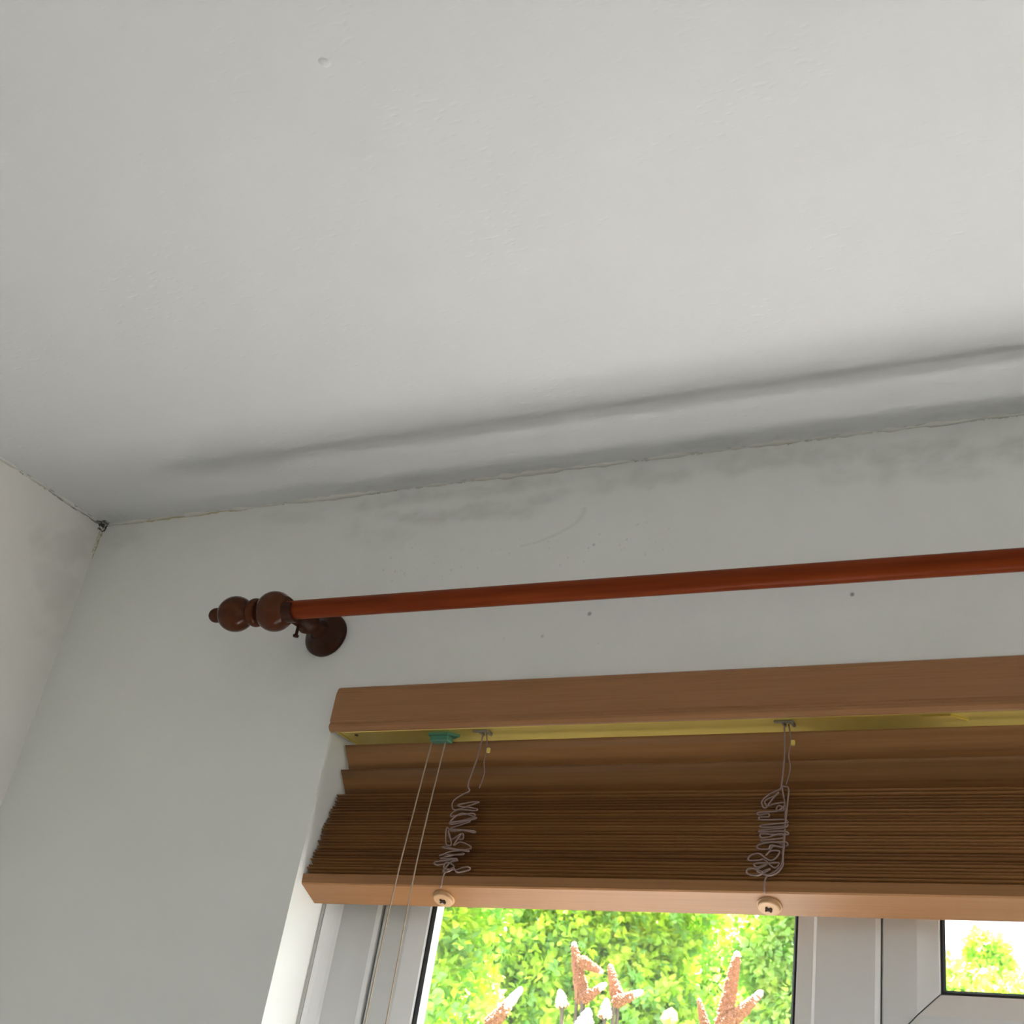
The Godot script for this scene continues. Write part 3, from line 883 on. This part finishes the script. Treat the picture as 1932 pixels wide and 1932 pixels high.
func obj_lathe(called: String, prof: PackedVector2Array, o: Vector3, ax: Vector3, m: Material, parent: Node) -> void:
	var st := st_new(); st.set_smooth_group(0)
	st.set_smooth_group(0)
	lathe(st, prof, o, ax, 40)
	obj(called, st, m, parent, true)

# ------------------------------------------------------------------ garden
func leaf_mesh(size: float, leaves: int, s: int) -> ArrayMesh:
	# a sprig: several pointed, folded leaves round a twig end
	var r := RandomNumberGenerator.new()
	r.seed = s
	var st := st_new()
	for i in leaves:
		var d := Vector3(r.randf_range(-1, 1), r.randf_range(-0.7, 0.8), r.randf_range(-1, 1)).normalized()
		var side := d.cross(Vector3(r.randf_range(-0.4, 0.4), 1, r.randf_range(-0.4, 0.4))).normalized()
		var up := side.cross(d).normalized()
		var o := d * size * 0.25
		var l := size * r.randf_range(0.8, 1.2)
		var w := l * 0.36
		var tip := o + d * l - up * l * 0.15
		var m1 := o + d * l * 0.35; var m2 := o + d * l * 0.7 - up * l * 0.04
		var a1 := m1 + side * w + up * w * 0.3; var a2 := m2 + side * w * 0.75 + up * w * 0.2
		var b1 := m1 - side * w + up * w * 0.3; var b2 := m2 - side * w * 0.75 + up * w * 0.2
		tri(st, o, a1, m1); tri(st, m1, a1, a2); tri(st, m1, a2, m2); tri(st, m2, a2, tip)
		tri(st, o, m1, b1); tri(st, m1, b2, b1); tri(st, m1, m2, b2); tri(st, m2, tip, b2)
	st.generate_normals()
	return st.commit()

func leaf_mat(c: Color) -> StandardMaterial3D:
	var m := mat(c, 0.5)
	m.vertex_color_use_as_albedo = true
	m.backlight_enabled = true
	m.backlight = Color(0.75, 0.9, 0.4)
	m.cull_mode = BaseMaterial3D.CULL_DISABLED
	return m

func foliage(parent: Node, blobs: Array, count: int, mesh: Mesh, m: Material, tones: Array, s: int) -> void:
	# sprigs scattered through a crown made of round masses: [centre, radius]
	var r := RandomNumberGenerator.new()
	r.seed = s
	var mm := MultiMesh.new()
	mm.transform_format = MultiMesh.TRANSFORM_3D
	mm.use_colors = true
	mm.mesh = mesh
	mm.instance_count = count
	var total := 0.0
	for b in blobs: total += b[1] * b[1]
	for i in count:
		var pick := r.randf() * total
		var k := 0
		while k < blobs.size() - 1 and pick > blobs[k][1] * blobs[k][1]:
			pick -= blobs[k][1] * blobs[k][1]
			k += 1
		var d := Vector3(r.randfn(), r.randfn(), r.randfn()).normalized()
		var rad: float = blobs[k][1] * pow(r.randf(), 0.25)
		var p: Vector3 = blobs[k][0] + d * rad * Vector3(1, 0.85, 1)
		var ba := Basis(Vector3(r.randfn(), r.randfn(), r.randfn()).normalized(), r.randf() * TAU).scaled(Vector3.ONE * r.randf_range(0.7, 1.25))
		mm.set_instance_transform(i, Transform3D(ba, p))
		var c: Color = tones[r.randi() % tones.size()]
		mm.set_instance_color(i, c * r.randf_range(0.8, 1.2))
	var o := MultiMeshInstance3D.new()
	o.name = "foliage"
	o.multimesh = mm
	o.material_override = m
	o.set_meta("kind", "stuff")
	parent.add_child(o, true)

func tree(called: String, label: String, base: Vector3, blobs: Array, count: int, leaf: float, tones: Array, s: int) -> void:
	var t := thing(called, label, "tree", base, "trees beyond the window")
	var st := st_new(); st.set_smooth_group(0)
	var top: Vector3 = blobs[0][0]
	tube(st, curve_points(PackedVector3Array([Vector3.ZERO, Vector3(0.04, top.y * 0.4, 0.02), Vector3(top.x * 0.5, top.y * 0.75, top.z * 0.5), top]), 4), 0.07, 9)
	for b in blobs.slice(1):
		var c: Vector3 = b[0]
		tube(st, curve_points(PackedVector3Array([Vector3(0.03, minf(top.y, c.y) * 0.55, 0.0), c.lerp(top, 0.5) - Vector3(0, 0.15, 0), c]), 3), 0.03, 7)
	obj("trunk", st, M.bark, t, true)
	foliage(t, blobs, count, leaf_mesh(leaf, 7, s), leaf_mat(Color(1, 1, 1)), tones, s + 1)

func spike(parent: Node, tip: Vector3, base: Vector3, wide: float, white: float, s: int) -> void:
	# a cone-shaped flower head of many small florets, faded brown-orange with a pale tip
	var r := RandomNumberGenerator.new()
	r.seed = s
	var st := st_new()
	var ax := tip - base
	var l := ax.length()
	ax = ax.normalized()
	var u := ax.cross(Vector3(0.2, 0.3, 0.9)).normalized()
	var v := ax.cross(u)
	var n := int(340 * clampf(l / 0.15, 0.5, 1.6))
	for i in n:
		var t := (i + 0.5) / n
		var rad := wide * (0.16 + 0.95 * pow(1.0 - t, 0.75)) * minf(1.0, 0.6 + t * 4.0)
		var a := i * 2.399963
		var c := base + ax * (l * t) + (u * cos(a) + v * sin(a)) * rad * r.randf_range(0.65, 1.0)
		var q := wide * r.randf_range(0.20, 0.34)
		var col := Color(0.26, 0.10, 0.042).lerp(Color(0.32, 0.14, 0.065), r.randf())
		if t > 1.0 - white + r.randf_range(-0.12, 0.12): col = Color(0.50, 0.46, 0.43)
		st.set_color(col)
		var e := [c + u * q, c + v * q, c + ax * q, c - u * q, c - v * q, c - ax * q]
		for f in [[0, 1, 2], [1, 3, 2], [3, 4, 2], [4, 0, 2], [1, 0, 5], [3, 1, 5], [4, 3, 5], [0, 4, 5]]:
			tri(st, e[f[0]], e[f[1]], e[f[2]])
	var m := mat(Color(1, 1, 1), 0.7)
	m.vertex_color_use_as_albedo = true
	m.backlight_enabled = true
	m.backlight = Color(0.5, 0.4, 0.3)
	obj("flower_spike", st, m, parent)

func build_garden() -> void:
	# ground outside
	var st := st_new()
	add_box(st, Vector3(-40, -0.4, -45), Vector3(40, -0.12, -3.2))
	structure(obj("lawn", st, M.lawn), "lawn outside the window", "lawn")
	st = st_new()
	add_box(st, Vector3(-12, -0.4, -3.2), Vector3(12, -0.1, OUTER))
	structure(obj("patio", st, M.paving), "pale paved strip along the house outside", "paving")
	var sunny := [Color(0.635, 0.747, 0.093), Color(0.784, 0.840, 0.112), Color(0.504, 0.672, 0.112), Color(0.336, 0.541, 0.167)]
	var fresh := [Color(0.517, 0.690, 0.207), Color(0.620, 0.759, 0.224), Color(0.431, 0.620, 0.224), Color(0.690, 0.759, 0.172)]
	tree("leafy_tree", "yellow-green broad-leaved tree just outside, seen at the left edge of the pane", Vector3(-2.15, -0.1, -4.4),
		[[Vector3(0, 2.2, 0), 0.62], [Vector3(0.12, 2.75, 0.1), 0.5], [Vector3(-0.3, 1.7, 0.1), 0.5], [Vector3(0.2, 1.5, 0.2), 0.4], [Vector3(0.15, 3.3, 0), 0.45]], 3600, 0.055, sunny, 201)
	tree("garden_tree", "broad yellow-green tree behind the flowering shrub, left of the sky gap", Vector3(-3.1, -0.1, -8.2),
		[[Vector3(0, 3.1, 0), 1.2], [Vector3(0.75, 3.6, 0.2), 0.75], [Vector3(0.75, 2.4, 0.2), 0.85], [Vector3(-0.7, 2.6, 0), 1.0], [Vector3(0.1, 4.3, 0), 0.9], [Vector3(0.2, 1.6, 0.3), 1.0]], 14000, 0.065, sunny, 211)
	tree("garden_tree_001", "pale green tree right of the sky gap, behind the tall flower spike", Vector3(-0.75, -0.1, -8.6),
		[[Vector3(-0.1, 2.6, 0), 0.75], [Vector3(-0.35, 3.3, 0), 0.62], [Vector3(-0.45, 2.1, 0.2), 0.8], [Vector3(-0.2, 4.0, 0), 0.6], [Vector3(-1.0, 2.0, 0.4), 0.7], [Vector3(0.25, 3.2, 0), 0.4]], 10000, 0.065, fresh, 221)
	tree("far_tree", "distant small-leaved tree under the white sky in the fanlight", Vector3(0.0, -0.1, -13.0),
		[[Vector3(-0.2, 3.35, 0), 0.75], [Vector3(0.75, 3.3, 0), 0.7], [Vector3(-0.95, 3.5, 0), 0.75], [Vector3(-0.25, 4.1, 0), 0.25], [Vector3(0.25, 2.3, 0), 1.1]], 8000, 0.08, fresh, 231)
	tree("far_tree_001", "distant green tree filling the gaps between the nearer trees", Vector3(-3.3, -0.1, -14.5),
		[[Vector3(0, 3.2, 0), 1.3], [Vector3(1.2, 2.9, 0), 1.0], [Vector3(-1.5, 3.1, 0), 1.3], [Vector3(0.1, 2.0, 0), 1.3], [Vector3(-1.2, 4.4, 0), 1.2]], 10000, 0.09, fresh, 241)
	# trees further along the garden, right of the view: they shade the window's reveal from the open sky
	for e in [[2.6, -8.8, 261], [5.2, -8.2, 271], [8.0, -7.0, 281]]:
		tree("garden_tree_%03d" % ((e[2] - 241) / 10), "tall green tree along the garden %s" % {261: "just right of the fanlight view", 271: "further to the right", 281: "at the far right"}[e[2]], Vector3(e[0], -0.1, e[1]),
			[[Vector3(0, 3.0, 0), 1.8], [Vector3(0.5, 5.4, 0.2), 1.9], [Vector3(-0.3, 1.6, 0.2), 1.5], [Vector3(0.2, 7.8, 0), 1.7]], 5000, 0.17, fresh, e[2])
	# shrub with cone-shaped flower heads near the glass
	var b := thing("flowering_shrub", "shrub with faded orange cone-shaped flower spikes just outside the glass", "shrub", Vector3(0, -0.1, -2.6))
	var heads := [
		[Vector3(-0.229, 2.165, 0), Vector3(-0.165, 1.975, 0), 0.024, 0.0], [Vector3(-0.105, 2.075, 0.01), Vector3(-0.195, 2.110, 0.01), 0.020, 0.0],
		[Vector3(-0.088, 2.100, -0.01), Vector3(-0.043, 1.985, -0.01), 0.022, 0.0], [Vector3(0.052, 2.019, 0.02), Vector3(-0.045, 1.980, 0.02), 0.020, 0.3],
		[Vector3(-0.077, 2.035, 0.03), Vector3(-0.157, 1.981, 0.03), 0.020, 0.25], [Vector3(-0.396, 2.006, 0.02), Vector3(-0.510, 1.880, 0.0), 0.026, 0.5],
		[Vector3(0.365, 2.155, 0), Vector3(0.325, 1.880, 0), 0.030, 0.0], [Vector3(0.460, 2.037, 0.02), Vector3(0.345, 1.925, 0.02), 0.025, 0.15],
		[Vector3(-0.242, 2.007, 0.03), Vector3(-0.227, 1.955, 0.03), 0.020, 1.0], [Vector3(-0.064, 1.986, 0.04), Vector3(-0.064, 1.930, 0.04), 0.022, 1.0],
		[Vector3(-0.126, 1.952, 0.04), Vector3(-0.135, 1.890, 0.04), 0.030, 1.0], [Vector3(0.243, 2.009, 0), Vector3(0.275, 1.920, 0), 0.016, 0.0]]
	st = st_new(); st.set_smooth_group(0)
	var k := 0
	for hd in heads:
		var lift := Vector3(0, 0.1, 0)
		spike(b, hd[0] + lift, hd[1] + lift, hd[2], hd[3], 300 + k)
		var foot := Vector3(hd[1].x * 0.35 + 0.02 * sin(k * 1.7), 0.3, -0.1)
		tube(st, curve_points(PackedVector3Array([foot, Vector3(hd[1].x * 0.8, 1.3, -0.05), hd[1] + lift]), 5), 0.006, 6)
		k += 1
	tube(st, PackedVector3Array([Vector3(0, 0, -0.1), Vector3(0.02, 0.35, -0.1)]), 0.05, 8)
	obj("stems", st, M.bark, b, true)
	foliage(b, [[Vector3(0.0, 1.5, 0), 0.35], [Vector3(-0.35, 1.5, -0.1), 0.35], [Vector3(0.35, 1.5, -0.1), 0.35], [Vector3(0.14, 1.95, 0), 0.09], [Vector3(0, 1.0, 0), 0.5]], 420, leaf_mesh(0.07, 6, 251), leaf_mat(Color(1, 1, 1)), [Color(0.40, 0.44, 0.06), Color(0.3, 0.38, 0.06)], 252)
